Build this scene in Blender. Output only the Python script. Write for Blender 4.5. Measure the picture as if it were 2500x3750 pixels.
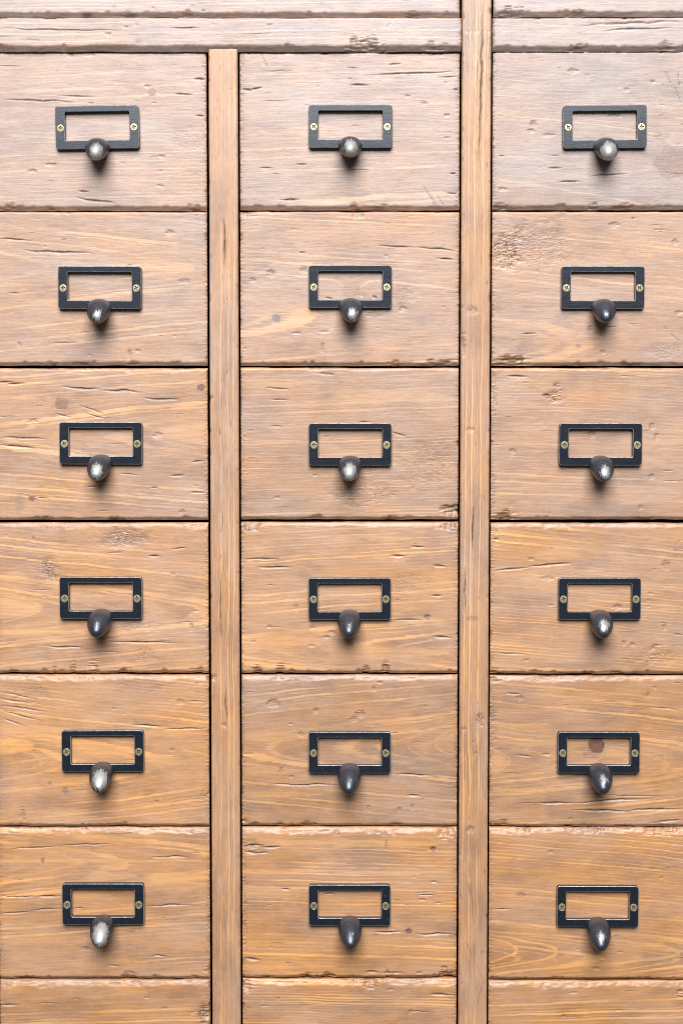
import bpy, bmesh, math, random
import numpy as np
from mathutils import Vector, Matrix

# ------------------------------------------------------------------ camera, world, lamps, exposure
scene = bpy.context.scene
for o in list(bpy.data.objects):
    bpy.data.objects.remove(o)
C = scene.collection

D = 1.15                      # metres from the drawer fronts
PITCH = math.radians(2.84)
FPX = 2500 * D / 0.495        # focal length in photograph pixels (photo 2500 x 3750)
PY0 = 1960.0                  # row of the optical axis

cam_data = bpy.data.cameras.new('camera')
cam = bpy.data.objects.new('camera', cam_data)
C.objects.link(cam)
cam.location = (0, -D, 0)
cam.rotation_euler = (math.pi / 2 - PITCH, 0, 0)
cam_data.sensor_fit = 'HORIZONTAL'
cam_data.sensor_width = 36.0
cam_data.lens = 36.0 * FPX / 2500.0
cam_data.shift_y = (PY0 - 1875.0) / 2500.0
cam_data.clip_start = 0.05
cam_data.clip_end = 50.0
scene.camera = cam

world = bpy.data.worlds.new('World')
scene.world = world
world.use_nodes = True
bg = world.node_tree.nodes['Background']
bg.inputs['Color'].default_value = (0.80, 0.88, 1.0, 1)
bg.inputs['Strength'].default_value = 0.10

def area(name, loc, target, sx, sy, power, col):
    l = bpy.data.lights.new(name, 'AREA')
    l.shape = 'RECTANGLE'; l.size = sx; l.size_y = sy; l.energy = power; l.color = col
    o = bpy.data.objects.new(name, l); C.objects.link(o)
    o.location = loc
    d = Vector(target) - Vector(loc)
    o.rotation_euler = d.to_track_quat('-Z', 'Y').to_euler()
    return o
# the big bright opening high up behind the camera
area('window_light', (0.0, -3.60, 2.95), (0, 0, 1.05), 2.8, 3.4, 565.0, (0.86, 0.92, 1.0))

vs = scene.view_settings
vs.view_transform = 'Standard'; vs.look = 'None'; vs.exposure = 0.0; vs.gamma = 1.0
vs.use_curve_mapping = False
scene.cycles.use_denoising = False
scene.cycles.pixel_filter_type = 'BLACKMAN_HARRIS'
scene.cycles.filter_width = 0.9

# ------------------------------------------------------------------ pixel -> place on the drawer front plane
cp, sp = math.cos(PITCH), math.sin(PITCH)
def at(px, py, y=0.0):
    """photo pixel -> (x, z) in mm on the plane Y = y metres"""
    u = (px - 1250.0) / FPX
    v = -(py - PY0) / FPX
    dx, dy, dz = u, cp + sp * v, -sp + cp * v
    k = (D + y) / dy
    return dx * k * 1000.0, dz * k * 1000.0

# ------------------------------------------------------------------ numpy noise
_rng = np.random.RandomState(7)
_T = _rng.rand(256, 256)
def vnoise(x, y, seed=0):
    x = np.asarray(x, float) + seed * 17.31; y = np.asarray(y, float) + seed * 9.77
    xi = np.floor(x).astype(int); yi = np.floor(y).astype(int)
    fx = x - xi; fy = y - yi
    fx = fx * fx * (3 - 2 * fx); fy = fy * fy * (3 - 2 * fy)
    x0 = xi & 255; x1 = (xi + 1) & 255; y0 = yi & 255; y1 = (yi + 1) & 255
    return (_T[x0, y0] * (1 - fx) + _T[x1, y0] * fx) * (1 - fy) + (_T[x0, y1] * (1 - fx) + _T[x1, y1] * fx) * fy
def fbm(x, y, seed=0, octv=4):
    s = 0; a = 0.5; t = 0
    for i in range(octv):
        s = s + a * vnoise(x * 2 ** i, y * 2 ** i, seed + i * 3); t += a; a *= 0.5
    return s / t                      # 0..1
def sstep(a, b, x):
    t = np.clip((x - a) / (b - a), 0, 1)
    return t * t * (3 - 2 * t)

# ------------------------------------------------------------------ node helpers
def new_mat(name):
    m = bpy.data.materials.new(name); m.use_nodes = True
    nt = m.node_tree
    return m, nt, nt.nodes['Principled BSDF']
class NB:
    def __init__(s, nt): s.nt = nt
    def n(s, t, **kw):
        x = s.nt.nodes.new(t)
        for k, v in kw.items(): setattr(x, k, v)
        return x
    def put(s, sock, v):
        if isinstance(v, bpy.types.NodeSocket): s.nt.links.new(v, sock)
        else: sock.default_value = v
    def math(s, op, a, b=0.0, c=None, clamp=False):
        x = s.n('ShaderNodeMath', operation=op); x.use_clamp = clamp
        s.put(x.inputs[0], a); s.put(x.inputs[1], b)
        if c is not None: s.put(x.inputs[2], c)
        return x.outputs[0]
    def maprange(s, v, a, b, c=0.0, d=1.0, smooth=True):
        x = s.n('ShaderNodeMapRange'); x.interpolation_type = 'SMOOTHSTEP' if smooth else 'LINEAR'
        for i, q in enumerate((v, a, b, c, d)): s.put(x.inputs[i], q)
        return x.outputs[0]
    def mix(s, f, a, b, mode='MIX'):
        x = s.n('ShaderNodeMix', data_type='RGBA', blend_type=mode)
        s.put(x.inputs[0], f)
        s.put(x.inputs[6], a if isinstance(a, bpy.types.NodeSocket) else (*a, 1))
        s.put(x.inputs[7], b if isinstance(b, bpy.types.NodeSocket) else (*b, 1))
        return x.outputs[2]
    def vmul(s, v, k):
        x = s.n('ShaderNodeVectorMath', operation='MULTIPLY'); s.put(x.inputs[0], v); x.inputs[1].default_value = k
        return x.outputs[0]
    def noise(s, v, k, detail=3.0, rough=0.55, scale=1.0):
        x = s.n('ShaderNodeTexNoise'); s.put(x.inputs['Vector'], s.vmul(v, k))
        x.inputs['Scale'].default_value = scale; x.inputs['Detail'].default_value = detail
        x.inputs['Roughness'].default_value = rough
        return x.outputs[0]
    def attr(s, name, kind='GEOMETRY'):
        x = s.n('ShaderNodeAttribute'); x.attribute_name = name; x.attribute_type = kind
        return x
    def sep(s, v):
        x = s.n('ShaderNodeSeparateXYZ'); s.put(x.inputs[0], v); return x.outputs

# ------------------------------------------------------------------ materials
def wood_material():
    m, nt, bsdf = new_mat('stained_pine'); b = NB(nt)
    P = b.attr('grain_pos').outputs['Vector']            # mm along the grain, mm across it, seed
    ring, dirt_shadow, flame = b.sep(b.attr('wood_a').outputs['Vector'])
    stain, knot, rough = b.sep(b.attr('wood_b').outputs['Vector'])
    warm = b.attr('warmth', 'OBJECT').outputs['Fac']; shade = b.attr('stain_depth', 'OBJECT').outputs['Fac']
    s_mm, t_mm, _ = b.sep(P)
    wsel0 = b.math('MULTIPLY', warm, b.maprange(b.noise(P, (0.02, 0.08, 5.0), 2), 0.35, 0.65, 0.3, 1.0))
    # growth rings
    wob = b.noise(P, (0.05, 0.9, 1), 3)
    r2 = b.math('ADD', ring, b.math('MULTIPLY', b.math('SUBTRACT', wob, 0.5), 0.75))
    fl = b.math('FLOOR', r2); fr = b.math('FRACT', r2)
    wn = b.n('ShaderNodeTexWhiteNoise', noise_dimensions='1D'); b.put(wn.inputs['W'], fl)
    rnd = wn.outputs['Value']
    width = b.math('ADD', b.math('ADD', 0.16, b.math('MULTIPLY', wsel0, 0.30)), b.math('MULTIPLY', b.math('POWER', rnd, 5.0), 0.7))
    lo = b.math('SUBTRACT', 1.0, width)
    line = b.maprange(fr, lo, b.math('ADD', lo, 0.20))
    line = b.math('MULTIPLY', line, b.maprange(fr, 1.0, 0.97))
    amp = b.math('ADD', 0.25, b.math('MULTIPLY', rnd, 0.75))
    patch = b.noise(P, (0.012, 0.05, 1), 3)
    line = b.math('MULTIPLY', b.math('MULTIPLY', line, amp), b.maprange(patch, 0.32, 0.66, 0.12, 1.0))
    line = b.math('MAXIMUM', line, b.math('MULTIPLY', flame, b.maprange(b.noise(P, (0.03, 0.7, 1), 3), 0.25, 0.62, 0.4, 1.0)), clamp=True)
    # fibres, pores, mottling
    fib = b.noise(P, (0.030, 1.05, 1), 6, 0.72)
    fib2 = b.noise(P, (0.16, 2.3, 1), 4, 0.7)
    mot = b.noise(P, (0.011, 0.028, 1), 4, 0.6)
    mot2 = b.noise(P, (0.03, 0.12, 1), 4, 0.6)
    tone = b.math('ADD', b.math('MULTIPLY', b.math('SUBTRACT', fib, 0.5), 0.90), b.math('MULTIPLY', b.math('SUBTRACT', mot2, 0.5), 1.0))
    tone = b.math('ADD', b.math('ADD', tone, b.math('MULTIPLY', b.math('SUBTRACT', fib2, 0.5), 0.9)), 0.5, clamp=True)
    cool = b.mix(tone, (0.270, 0.186, 0.148), (0.52, 0.380, 0.306))
    hot = b.mix(tone, (0.340, 0.145, 0.050), (0.60, 0.287, 0.110))
    wsel = b.math('ADD', b.maprange(mot, 0.30, 0.70, -0.24, 0.24, False), warm, clamp=True)
    col = b.mix(wsel, cool, hot)
    # grey weathering
    gw = b.math('MULTIPLY', b.maprange(b.noise(P, (0.02, 0.045, 3.1), 5, 0.65), 0.45, 0.70), 0.56)
    col = b.mix(gw, col, b.mix(wsel, (0.26, 0.175, 0.145), (0.215, 0.110, 0.058)))
    lcol = b.mix(wsel, (0.65, 0.48, 0.345), (0.83, 0.380, 0.100))
    col = b.mix(b.math('MULTIPLY', line, b.math('ADD', 0.40, b.math('MULTIPLY', wsel, 0.50)), clamp=True), col, lcol)
    sh = b.n('ShaderNodeVectorMath', operation='SCALE'); b.put(sh.inputs[0], col); b.put(sh.inputs['Scale'], shade); col = sh.outputs[0]
    # pores: short dark dashes
    po = b.maprange(b.noise(P, (0.11, 1.5, 1), 3, 0.6), 0.63, 0.72)
    col = b.mix(b.math('MULTIPLY', po, 0.30), col, (0.15, 0.085, 0.055))
    po2 = b.maprange(b.noise(P, (0.035, 1.6, 1.7), 2, 0.5), 0.66, 0.74)
    col = b.mix(b.math('MULTIPLY', po2, 0.30), col, (0.17, 0.10, 0.075))
    # planer chatter: faint ribs across the grain in patches
    wv = b.math('SINE', b.math('ADD', b.math('MULTIPLY', s_mm, 3.6), b.math('MULTIPLY', mot2, 5.0)))
    chat = b.math('MULTIPLY', b.maprange(wv, 0.1, 1.0), b.maprange(b.noise(P, (0.022, 0.035, 2.3), 2), 0.52, 0.70))
    col = b.mix(b.math('MULTIPLY', chat, 0.09), col, (0.60, 0.47, 0.35))
    col = b.mix(b.math('MULTIPLY', stain, 0.75, clamp=True), col, (0.17, 0.135, 0.135))
    # knots
    kc = b.mix(b.noise(P, (0.5, 0.9, 1), 3), (0.12, 0.042, 0.022), (0.22, 0.085, 0.045))
    kc = b.mix(b.math('MULTIPLY', line, 0.9), kc, (0.075, 0.026, 0.016))
    col = b.mix(b.math('MULTIPLY', knot, 0.9, clamp=True), col, kc)
    # dirt in cracks and worn edges, plus shade painted along upper lips
    dn = b.math('MULTIPLY', dirt_shadow, b.maprange(b.noise(P, (0.35, 1.6, 1), 4, 0.7), 0.25, 0.7, 0.55, 1.15), clamp=True)
    col = b.mix(dn, col, b.mix(b.maprange(dn, 0.35, 0.9), (0.075, 0.045, 0.030), (0.018, 0.011, 0.008)))
    nt.links.new(col, bsdf.inputs['Base Color'])
    rg = b.maprange(fib, 0.2, 0.8, 0.36, 0.50, False)
    nt.links.new(b.math('ADD', rg, b.math('MULTIPLY', dn, 0.3), clamp=True), bsdf.inputs['Roughness'])
    bsdf.inputs['IOR'].default_value = 1.6
    h = b.math('ADD', b.math('MULTIPLY', fib, 0.5), b.math('MULTIPLY', fib2, 0.5))
    h = b.math('ADD', h, b.math('MULTIPLY', line, 0.25))
    h = b.math('SUBTRACT', h, b.math('MULTIPLY', po, 0.3))
    bump = b.n('ShaderNodeBump'); bump.inputs['Strength'].default_value = 0.55; bump.inputs['Distance'].default_value = 0.00026
    nt.links.new(h, bump.inputs['Height']); nt.links.new(bump.outputs[0], bsdf.inputs['Normal'])
    return m

def black_metal(name, wear_kind):
    m, nt, bsdf = new_mat(name); b = NB(nt)
    P = b.n('ShaderNodeTexCoord').outputs['Object']
    seed = b.attr('seed', 'OBJECT').outputs['Fac']
    sv = b.n('ShaderNodeCombineXYZ'); b.put(sv.inputs[0], seed); b.put(sv.inputs[1], b.math('MULTIPLY', seed, 1.7))
    vm = b.n('ShaderNodeVectorMath', operation='ADD'); b.put(vm.inputs[0], P); b.put(vm.inputs[1], sv.outputs[0])
    Q = vm.outputs[0]
    black = b.mix(b.noise(Q, (300, 300, 300), 3), *(((0.006, 0.007, 0.010), (0.016, 0.018, 0.025)) if wear_kind != 'pull' else ((0.008, 0.010, 0.016), (0.021, 0.026, 0.039))))
    brush = b.noise(Q, (90, 400, 1400), 2)
    spk = b.maprange(b.noise(Q, (1300, 1300, 1300), 2), 0.70, 0.76)
    if wear_kind == 'face':
        w = b.math('MULTIPLY', spk, 0.3)
        big = b.maprange(b.noise(Q, (170, 170, 170), 4, 0.7), 0.735, 0.77)
        w = b.math('MAXIMUM', w, b.math('MULTIPLY', big, 0.6))
    elif wear_kind == 'edge':
        w = b.maprange(b.noise(Q, (260, 260, 260), 3, 0.6), 0.30, 0.72, 0.22, 0.62)
    else:
        wear_glint = b.attr('wear_glint', 'OBJECT').outputs['Fac']  # bare worn patch, with a bright reflection partly painted into it
        low = b.attr('wear_glint_low', 'OBJECT').outputs['Fac']; cc = b.n('ShaderNodeCombineXYZ'); cc.inputs[0].default_value = 0.0006
        b.put(cc.inputs[1], b.math('ADD', -0.0180, b.math('MULTIPLY', low, -0.0032))); b.put(cc.inputs[2], b.math('ADD', -0.0008, b.math('MULTIPLY', low, -0.0060)))
        d = b.n('ShaderNodeVectorMath', operation='SUBTRACT'); b.put(d.inputs[0], P); b.put(d.inputs[1], cc.outputs[0])
        dx, dy, dz = b.sep(d.outputs[0])
        r = b.math('SQRT', b.math('ADD', b.math('MULTIPLY', b.math('MULTIPLY', dx, dx), 2.4), b.math('ADD', b.math('MULTIPLY', dy, dy), b.math('MULTIPLY', dz, dz))))
        f = b.math('SUBTRACT', b.math('MULTIPLY', wear_glint, 0.0105), r)
        f = b.math('ADD', f, b.math('MULTIPLY', b.math('SUBTRACT', b.noise(Q, (700, 260, 260), 5, 0.75), 0.5), 0.017))
        w = b.math('MULTIPLY', b.maprange(f, -0.0012, 0.0030), 0.9)
        w = b.math('MAXIMUM', w, b.math('MULTIPLY', spk, 0.55))
    bare = b.mix(b.noise(Q, (400, 400, 400), 3), (0.36, 0.34, 0.29), (0.66, 0.635, 0.57))
    nt.links.new(b.mix(w, black, bare), bsdf.inputs['Base Color'])
    nt.links.new(b.math('MULTIPLY', w, 0.7), bsdf.inputs['Metallic'])
    base_r = {'face': 0.23, 'edge': 0.30, 'pull': 0.40}[wear_kind]
    nt.links.new(b.math('ADD', b.math('ADD', base_r - 0.06, b.math('MULTIPLY', brush, 0.14)), b.math('MULTIPLY', w, 0.12)), bsdf.inputs['Roughness'])
    bsdf.inputs['IOR'].default_value = {'face': 1.55, 'edge': 1.6, 'pull': 1.9}[wear_kind]
    bump = b.n('ShaderNodeBump'); bump.inputs['Strength'].default_value = 0.12; bump.inputs['Distance'].default_value = 0.0001
    nt.links.new(b.math('ADD', brush, b.math('MULTIPLY', w, -0.6)), bump.inputs['Height'])
    nt.links.new(bump.outputs[0], bsdf.inputs['Normal'])
    return m

def screw_material():
    m, nt, bsdf = new_mat('brass_plated_screw'); b = NB(nt)
    P = b.n('ShaderNodeTexCoord').outputs['Object']
    nz = b.noise(P, (900, 900, 900), 3)
    nt.links.new(b.mix(nz, (0.27, 0.215, 0.11), (0.50, 0.43, 0.28)), bsdf.inputs['Base Color'])
    bsdf.inputs['Metallic'].default_value = 0.55
    bsdf.inputs['Roughness'].default_value = 0.38
    return m
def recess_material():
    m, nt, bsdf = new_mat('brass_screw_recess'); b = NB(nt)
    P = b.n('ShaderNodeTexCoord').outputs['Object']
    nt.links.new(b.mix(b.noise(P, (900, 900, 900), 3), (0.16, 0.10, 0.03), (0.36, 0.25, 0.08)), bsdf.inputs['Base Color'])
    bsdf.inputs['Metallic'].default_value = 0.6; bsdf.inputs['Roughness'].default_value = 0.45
    return m
def interior_material():
    m, nt, bsdf = new_mat('dark_cabinet_inside'); b = NB(nt)
    P = b.n('ShaderNodeTexCoord').outputs['Object']
    nt.links.new(b.mix(b.noise(P, (3, 60, 60), 4), (0.05, 0.03, 0.02), (0.09, 0.055, 0.035)), bsdf.inputs['Base Color'])
    bsdf.inputs['Roughness'].default_value = 0.8
    return m

WOOD = wood_material()
PLATE = black_metal('black_lacquered_metal', 'face')
EDGE = black_metal('worn_metal_edge', 'edge')
PULLM = black_metal('worn_black_pull', 'pull')
SCREW = screw_material(); RECESS = recess_material(); INSIDE = interior_material()

# ------------------------------------------------------------------ marks seen in the wood (crop id, crop pixels)
ZO = {'A1': (0, 0), 'B1': (1250, 0), 'A2': (0, 740), 'B2': (1250, 740), 'A3': (0, 1300), 'B3': (1250, 1300),
      'A4': (0, 1880), 'B4': (1250, 1880), 'A5': (0, 2440), 'B5': (1250, 2440), 'A6': (0, 3000), 'B6': (1250, 3000)}
ZK = 1250 / 1568.0
PXMM = 0.198 * ZK                 # one crop pixel in mm
def zp(z, x, y):
    ox, oy = ZO[z]
    return at(ox + x * ZK, oy + y * ZK)
MARKS = []
# cracks: x0 y0 x1 y1 width
def cr(z, txt):
    for q in txt.split(';'):
        v = [float(i) for i in q.split()]
        MARKS.append(('crack', zp(z, v[0], v[1]), zp(z, v[2], v[3]), 0.25 + v[4] * PXMM * 1.1))
def de(z, txt):                   # dents: x y rx ry
    for q in txt.split(';'):
        v = [float(i) for i in q.split()]
        MARKS.append(('dent', zp(z, v[0], v[1]), v[2] * PXMM, v[3] * PXMM, v[4] if len(v) > 4 else 0.35))
def kn(z, txt):                   # knots: x y r strength
    for q in txt.split(';'):
        v = [float(i) for i in q.split()]
        MARKS.append(('knot', zp(z, v[0], v[1]), v[2] * PXMM, v[3]))
def st(z, txt):                   # stains: x y rx ry strength
    for q in txt.split(';'):
        v = [float(i) for i in q.split()]
        MARKS.append(('stain', zp(z, v[0], v[1]), v[2] * PXMM, v[3] * PXMM, v[4]))
def ro(z, txt):                   # torn grain: x y rx ry strength
    for q in txt.split(';'):
        v = [float(i) for i in q.split()]
        MARKS.append(('rough', zp(z, v[0], v[1]), v[2] * PXMM, v[3] * PXMM, v[4]))
def fl(z, txt):                   # light flames: x0 x1(apex) y halfheight strength
    for q in txt.split(';'):
        v = [float(i) for i in q.split()]
        MARKS.append(('flame', zp(z, v[0], v[2]), zp(z, v[1], v[2]), v[3] * PXMM, v[4]))
def ve(z, txt):                   # arrow-shaped grain outlines: x0 x1(apex) y halfheight strength
    for q in txt.split(';'):
        v = [float(i) for i in q.split()]
        MARKS.append(('vee', zp(z, v[0], v[2]), zp(z, v[1], v[2]), v[3] * PXMM, v[4]))
def sc(z, txt):                   # scratches
    for q in txt.split(';'):
        v = [float(i) for i in q.split()]
        MARKS.append(('scratch', zp(z, v[0], v[1]), zp(z, v[2], v[3]), v[4] * PXMM))
def ch(z, txt):                   # chips at an edge: x y rx ry depth
    for q in txt.split(';'):
        v = [float(i) for i in q.split()]
        MARKS.append(('chip', zp(z, v[0], v[1]), v[2] * PXMM, v[3] * PXMM, v[4]))

ve('B6', '675 808 605 56 1.0;640 992 610 84 .95;560 1550 612 105 .7')
ve('B5', '760 1500 455 150 .45;690 1000 440 80 .4')
ve('A2', '0 890 302 60 .5;-100 700 400 70 .3')
ve('A4', '0 190 440 62 .6;-100 420 430 110 .35;1560 900 460 90 .4')
ve('A5', '-60 155 365 48 .7;-100 330 380 80 .4')
ve('B5', '520 425 355 62 .7;700 775 440 54 .8;560 300 360 110 .4')
ve('A3', '1100 705 360 60 .5')
ve('A6', '1100 690 270 40 .5')
MARKS.append(('pale', zp('B1', 628, 153), 62 * PXMM, 9 * PXMM, 1.0))
# row 1 and the rails
cr('A1', '0 138 570 146 4;780 137 925 135 5;20 455 340 465 6;260 438 430 443 4;800 430 888 434 6;888 358 946 365 11;895 530 946 532 6;355 876 412 880 6;345 908 530 932 9')
de('A1', '500 162 14 8;585 132 8 6;630 120 8 5;235 755 26 9;148 785 22 9;735 852 16 6;745 718 14 9;325 252 14 12;420 250 16 10;675 395 12 6')
kn('A1', '697 420 17 0.35')
st('A1', '637 192 13 9 .8;148 785 26 12 .35;70 325 20 14 .25;525 30 12 12 .6')
ch('A1', '40 942 34 16 1.0;230 946 26 12 .9;895 946 40 14 1.2;590 62 40 14 1.;860 60 40 16 1.;400 62 30 12 .9')
ro('A1', '860 640 90 60 .35')
fl('A1', '0 420 505 16 .4;1568 1310 600 38 .55;0 330 560 12 .35')
cr('A1', '1110 408 1160 415 14;1150 412 1205 400 9;1360 752 1410 754 8;1285 918 1378 915 7;1190 768 1255 770 4')
sc('A1', '1200 248 1226 305 2')
cr('B1', '215 295 275 289 6;105 340 535 325 6;440 352 535 348 4;35 387 130 390 8;25 310 80 310 3;512 408 542 412 6;480 887 537 890 6;495 795 530 797 6')
sc('B1', '378 855 430 945 2;405 890 432 940 2;440 895 472 946 2;205 130 225 108 2')
st('B1', '380 475 20 12 .4;60 735 26 24 .75;1530 740 75 70 .12')  # spot below the middle pull: a stain with the pull's shadow painted in
de('B1', '380 475 18 9 .2;305 440 14 7;485 530 14 8;485 632 14 8;1065 325 22 14;880 572 16 20;870 600 18 12;1430 375 10 10;1310 410 12 8;950 620 30 8;1250 530 30 10;740 870 20 10')
cr('B1', '1060 121 1568 100 7;1195 146 1520 129 7;950 770 1015 772 7;990 836 1105 834 6;1140 804 1315 801 5;720 716 748 716 4;645 20 632 780 7')
sc('B1', '1488 325 1512 382 3;1530 395 1562 475 3;1545 330 1553 390 2')
kn('B1', '1530 745 80 .30')
ch('B1', '105 195 80 26 1.3;420 206 70 12 .8;1080 205 40 14 1.;1480 200 40 16 1.;1160 942 30 14 1.;1290 942 60 10 .8;720 940 30 20 1.2;320 60 40 12 .9;770 46 60 18 1.1;1080 48 50 12 .9;180 944 30 12 .9;60 944 30 12 .9')
# row 2
cr('A2', '-20 168 152 178 9;100 222 442 234 11;40 415 86 418 4;1370 230 1405 230 5;1490 436 1530 446 5;1030 70 1033 305 8')
de('A2', '780 138 20 13;90 655 7 15;595 700 9 30;632 684 14 8;1245 330 20 20;1160 360 15 15;1395 315 20 18;1360 602 20 7;1490 595 22 7;1480 670 9 22;845 365 30 14 .2')
st('A2', '1270 533 21 21 1.0;1180 690 18 30 .3;845 362 40 18 .3;90 655 8 10 .4')
fl('A2', '330 890 302 26 .9;0 60 285 20 .6;0 200 380 12 .4;640 150 200 12 .3')
ch('A2', '250 735 30 12 .9;380 740 40 10 .9;610 738 30 14 .9;1130 52 50 20 1.')
cr('B2', '165 200 345 206 6;340 206 525 222 8;432 258 522 265 8;140 430 165 445 6;825 603 897 603 5;690 722 862 722 16')
st('B2', '1085 660 13 11 .9;1480 522 6 6 .6')
ro('B2', '765 215 75 100 1.5;900 200 170 140 .55;280 440 80 60 .4;120 470 90 70 .4;1480 680 90 40 .5')
de('B2', '1250 105 22 16;1530 185 14 18;1548 508 18 12;1200 690 14 12;1140 585 12 14;75 60 30 20;280 492 20 16;600 500 26 22 .3')
sc('B2', '1513 606 1552 640 4;1476 570 1494 584 3')
ch('B2', '255 742 30 16 1.2;450 738 90 18 1.4;770 725 90 26 1.3;560 650 10 60 .8;1100 742 40 10 .8;1330 742 60 10 .8')
kn('B2', '45 405 42 .18')
# row 3
cr('A3', '-15 126 70 122 10;30 134 116 130 9;275 143 470 160 8;460 160 662 170 9;655 200 830 205 9;-10 377 225 386 6;-10 413 165 425 10;165 657 232 658 5;780 556 850 553 9;690 608 727 610 5;880 492 942 487 8;868 632 952 632 6;360 232 480 268 4;380 262 490 295 4;250 270 330 285 4;395 604 450 608 4;540 545 640 552 3')
kn('A3', '283 222 27 .55;922 150 15 .9;146 658 13 .7')
st('A3', '90 680 26 60 .4;1520 110 50 90 .18;146 658 11 11 .7;330 215 16 12 .4')
de('A3', '725 368 22 18;835 722 13 15;150 305 22 16;250 60 30 14;595 68 20 14;805 72 18 12;1445 553 9 7;1270 655 16 8')
fl('A3', '960 715 360 48 .75;0 180 200 20 .45;640 420 475 12 .4;1140 1568 130 22 .6;1180 1568 330 8 .5;1180 1568 400 8 .5')
cr('A3', '1455 83 1537 90 7;1215 150 1332 156 7;1230 203 1330 205 4;1235 325 1300 328 3')
ch('A3', '200 748 40 10 .9;520 748 50 12 1.;975 200 10 18 .8')
cr('B3', '230 352 300 374 7;75 305 132 308 5;752 95 862 97 8;920 183 962 186 14;1470 530 1530 530 3;605 690 602 800 6')
ro('B3', '390 510 150 150 .5;975 192 50 34 1.7;990 140 16 18 1.5;100 640 150 80 .6;700 200 16 120 .9;700 620 14 100 .9')
de('B3', '1150 365 16 22;1425 330 13 22;1447 380 12 22;1425 560 12 16;785 445 16 14;590 345 22 14 .3;1375 700 14 12')
fl('B3', '0 534 190 40 .6;1240 1568 640 60 .5;820 1250 345 14 .5;1568 1280 400 18 .5;705 1000 440 12 .4')
ch('B3', '500 715 50 40 1.8;745 728 60 20 1.4;1380 740 60 10 .8;240 748 60 10 .8')
# row 4
cr('A4', '680 195 736 199 10;785 165 866 157 6;495 590 822 592 7;205 614 388 616 8;1113 212 1288 212 8;1173 247 1352 251 9;1022 275 1014 600 6;0 490 10 490 2;490 180 560 180 4')
ro('A4', '570 110 130 60 1.1;215 255 60 60 1.2;650 645 70 34 .7;640 520 120 80 .4;250 60 120 20 .6;880 60 70 20 .9')
de('A4', '795 282 12 9;152 118 8 14;880 520 10 20;205 383 6 6;900 450 10 6;1360 435 10 18;1238 522 12 10;1435 526 14 9;1525 550 20 12;1500 570 18 9;1165 590 14 8;1430 610 20 8')
st('A4', '570 100 130 55 .38;220 260 50 50 .22;1160 66 44 22 .45;880 520 8 14 .5')
fl('A4', '0 185 440 54 .8;320 680 330 30 .45;940 860 480 50 .7;0 420 545 14 .7;320 640 390 24 .4;1120 1200 625 24 .7;1120 1568 590 36 .5')
ch('A4', '1175 716 32 22 1.5;1285 712 22 24 1.3;250 708 14 30 1.;330 708 14 34 1.;430 695 26 34 1.;60 725 40 12 .9;560 722 60 14 .9;1150 60 40 30 1.1;920 720 40 16 1.1')
cr('B4', '310 152 382 157 9;220 194 292 199 10;415 239 482 244 9;410 378 462 380 9;225 490 368 492 6;413 565 512 573 12;695 262 860 246 8;850 246 1065 229 9;695 120 724 118 9;605 0 600 175 7;570 240 563 465 10;1420 605 1480 607 6;1520 555 1568 560 4;700 640 850 645 3')
de('B4', '395 478 15 13 .5;945 300 32 12;870 212 18 8;1490 242 22 26;1268 433 22 15 .5;1482 522 13 20 .5;1295 600 10 14 .5;1337 606 13 13 .5;1432 620 9 14 .5;847 676 14 9;960 422 16 6;1420 368 10 8;935 58 14 18;1045 58 14 14;600 490 30 20 .2')
kn('B4', '395 478 14 .55')
st('B4', '395 478 13 12 .8;500 68 36 30 .45;420 105 50 50 .2;1540 600 60 90 .22;1270 432 22 16 .3')
ro('B4', '1440 660 130 50 .8;705 90 20 60 1.0;470 60 50 20 1.1;300 330 120 60 .4')
fl('B4', '0 512 640 36 .6;700 780 250 6 .8;1100 1568 330 20 .35;0 300 110 14 .4;700 1300 330 60 .35;940 1320 180 40 .3')
ch('B4', '110 712 22 20 1.4;203 706 18 26 1.3;510 60 30 30 1.1;700 720 40 20 1.1;1130 730 40 10 .9;1260 730 40 10 .9')
# row 5
cr('A5', '598 272 746 278 8;742 290 952 284 6;1225 545 1568 548 6;1038 100 1042 262 7;0 180 220 208 4;0 120 180 150 4;0 205 200 250 4;10 240 120 275 4;850 160 945 163 4;0 150 140 168 4')
sc('A5', '618 238 628 266 3')
de('A5', '830 165 22 14;525 197 9 6;300 582 13 26;228 543 9 13;720 625 9 10;790 385 12 10;105 690 10 40;1255 175 36 24 .6;1450 205 16 14 .5;1290 485 11 22;1335 266 10 6;1380 315 14 14;1338 510 14 8;1135 405 30 8;1030 270 14 12 .5')
st('A5', '300 582 12 22 .5;228 543 8 10 .5;-10 480 50 90 .3;20 520 40 200 .22;790 385 10 8 .4;880 640 120 60 .2')
fl('A5', '0 150 365 42 .9;0 330 290 22 .5;340 600 390 50 .5;660 950 310 22 .4;1120 1500 325 26 .55;1130 1400 480 18 .5;1120 1500 590 14 .5;340 600 570 16 .3')
ro('A5', '80 160 160 80 .4;1330 60 120 18 .5;380 55 60 16 .6;940 580 20 60 .8')
ch('A5', '560 724 40 12 .9;1400 718 50 14 1.;1285 720 16 10 .9;1125 715 20 16 1.;960 50 20 16 .9')
cr('B5', '245 496 422 505 7;298 594 362 597 7;885 632 1080 628 10;1050 630 1460 606 9;1050 664 1330 668 9;1300 668 1562 655 10;1408 722 1568 704 10;800 407 882 416 5;755 127 822 128 8;1340 180 1568 205 3;1060 590 1568 600 2')
de('B5', '85 225 26 20 .5;150 105 12 16;175 76 16 9;125 655 10 18;265 660 14 12;325 650 9 16;60 245 20 14;1408 135 9 18;940 408 22 8;1050 705 9 10;820 150 22 12;1435 423 5 7;585 700 4 14;560 288 12 10;1440 100 10 10')
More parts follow.
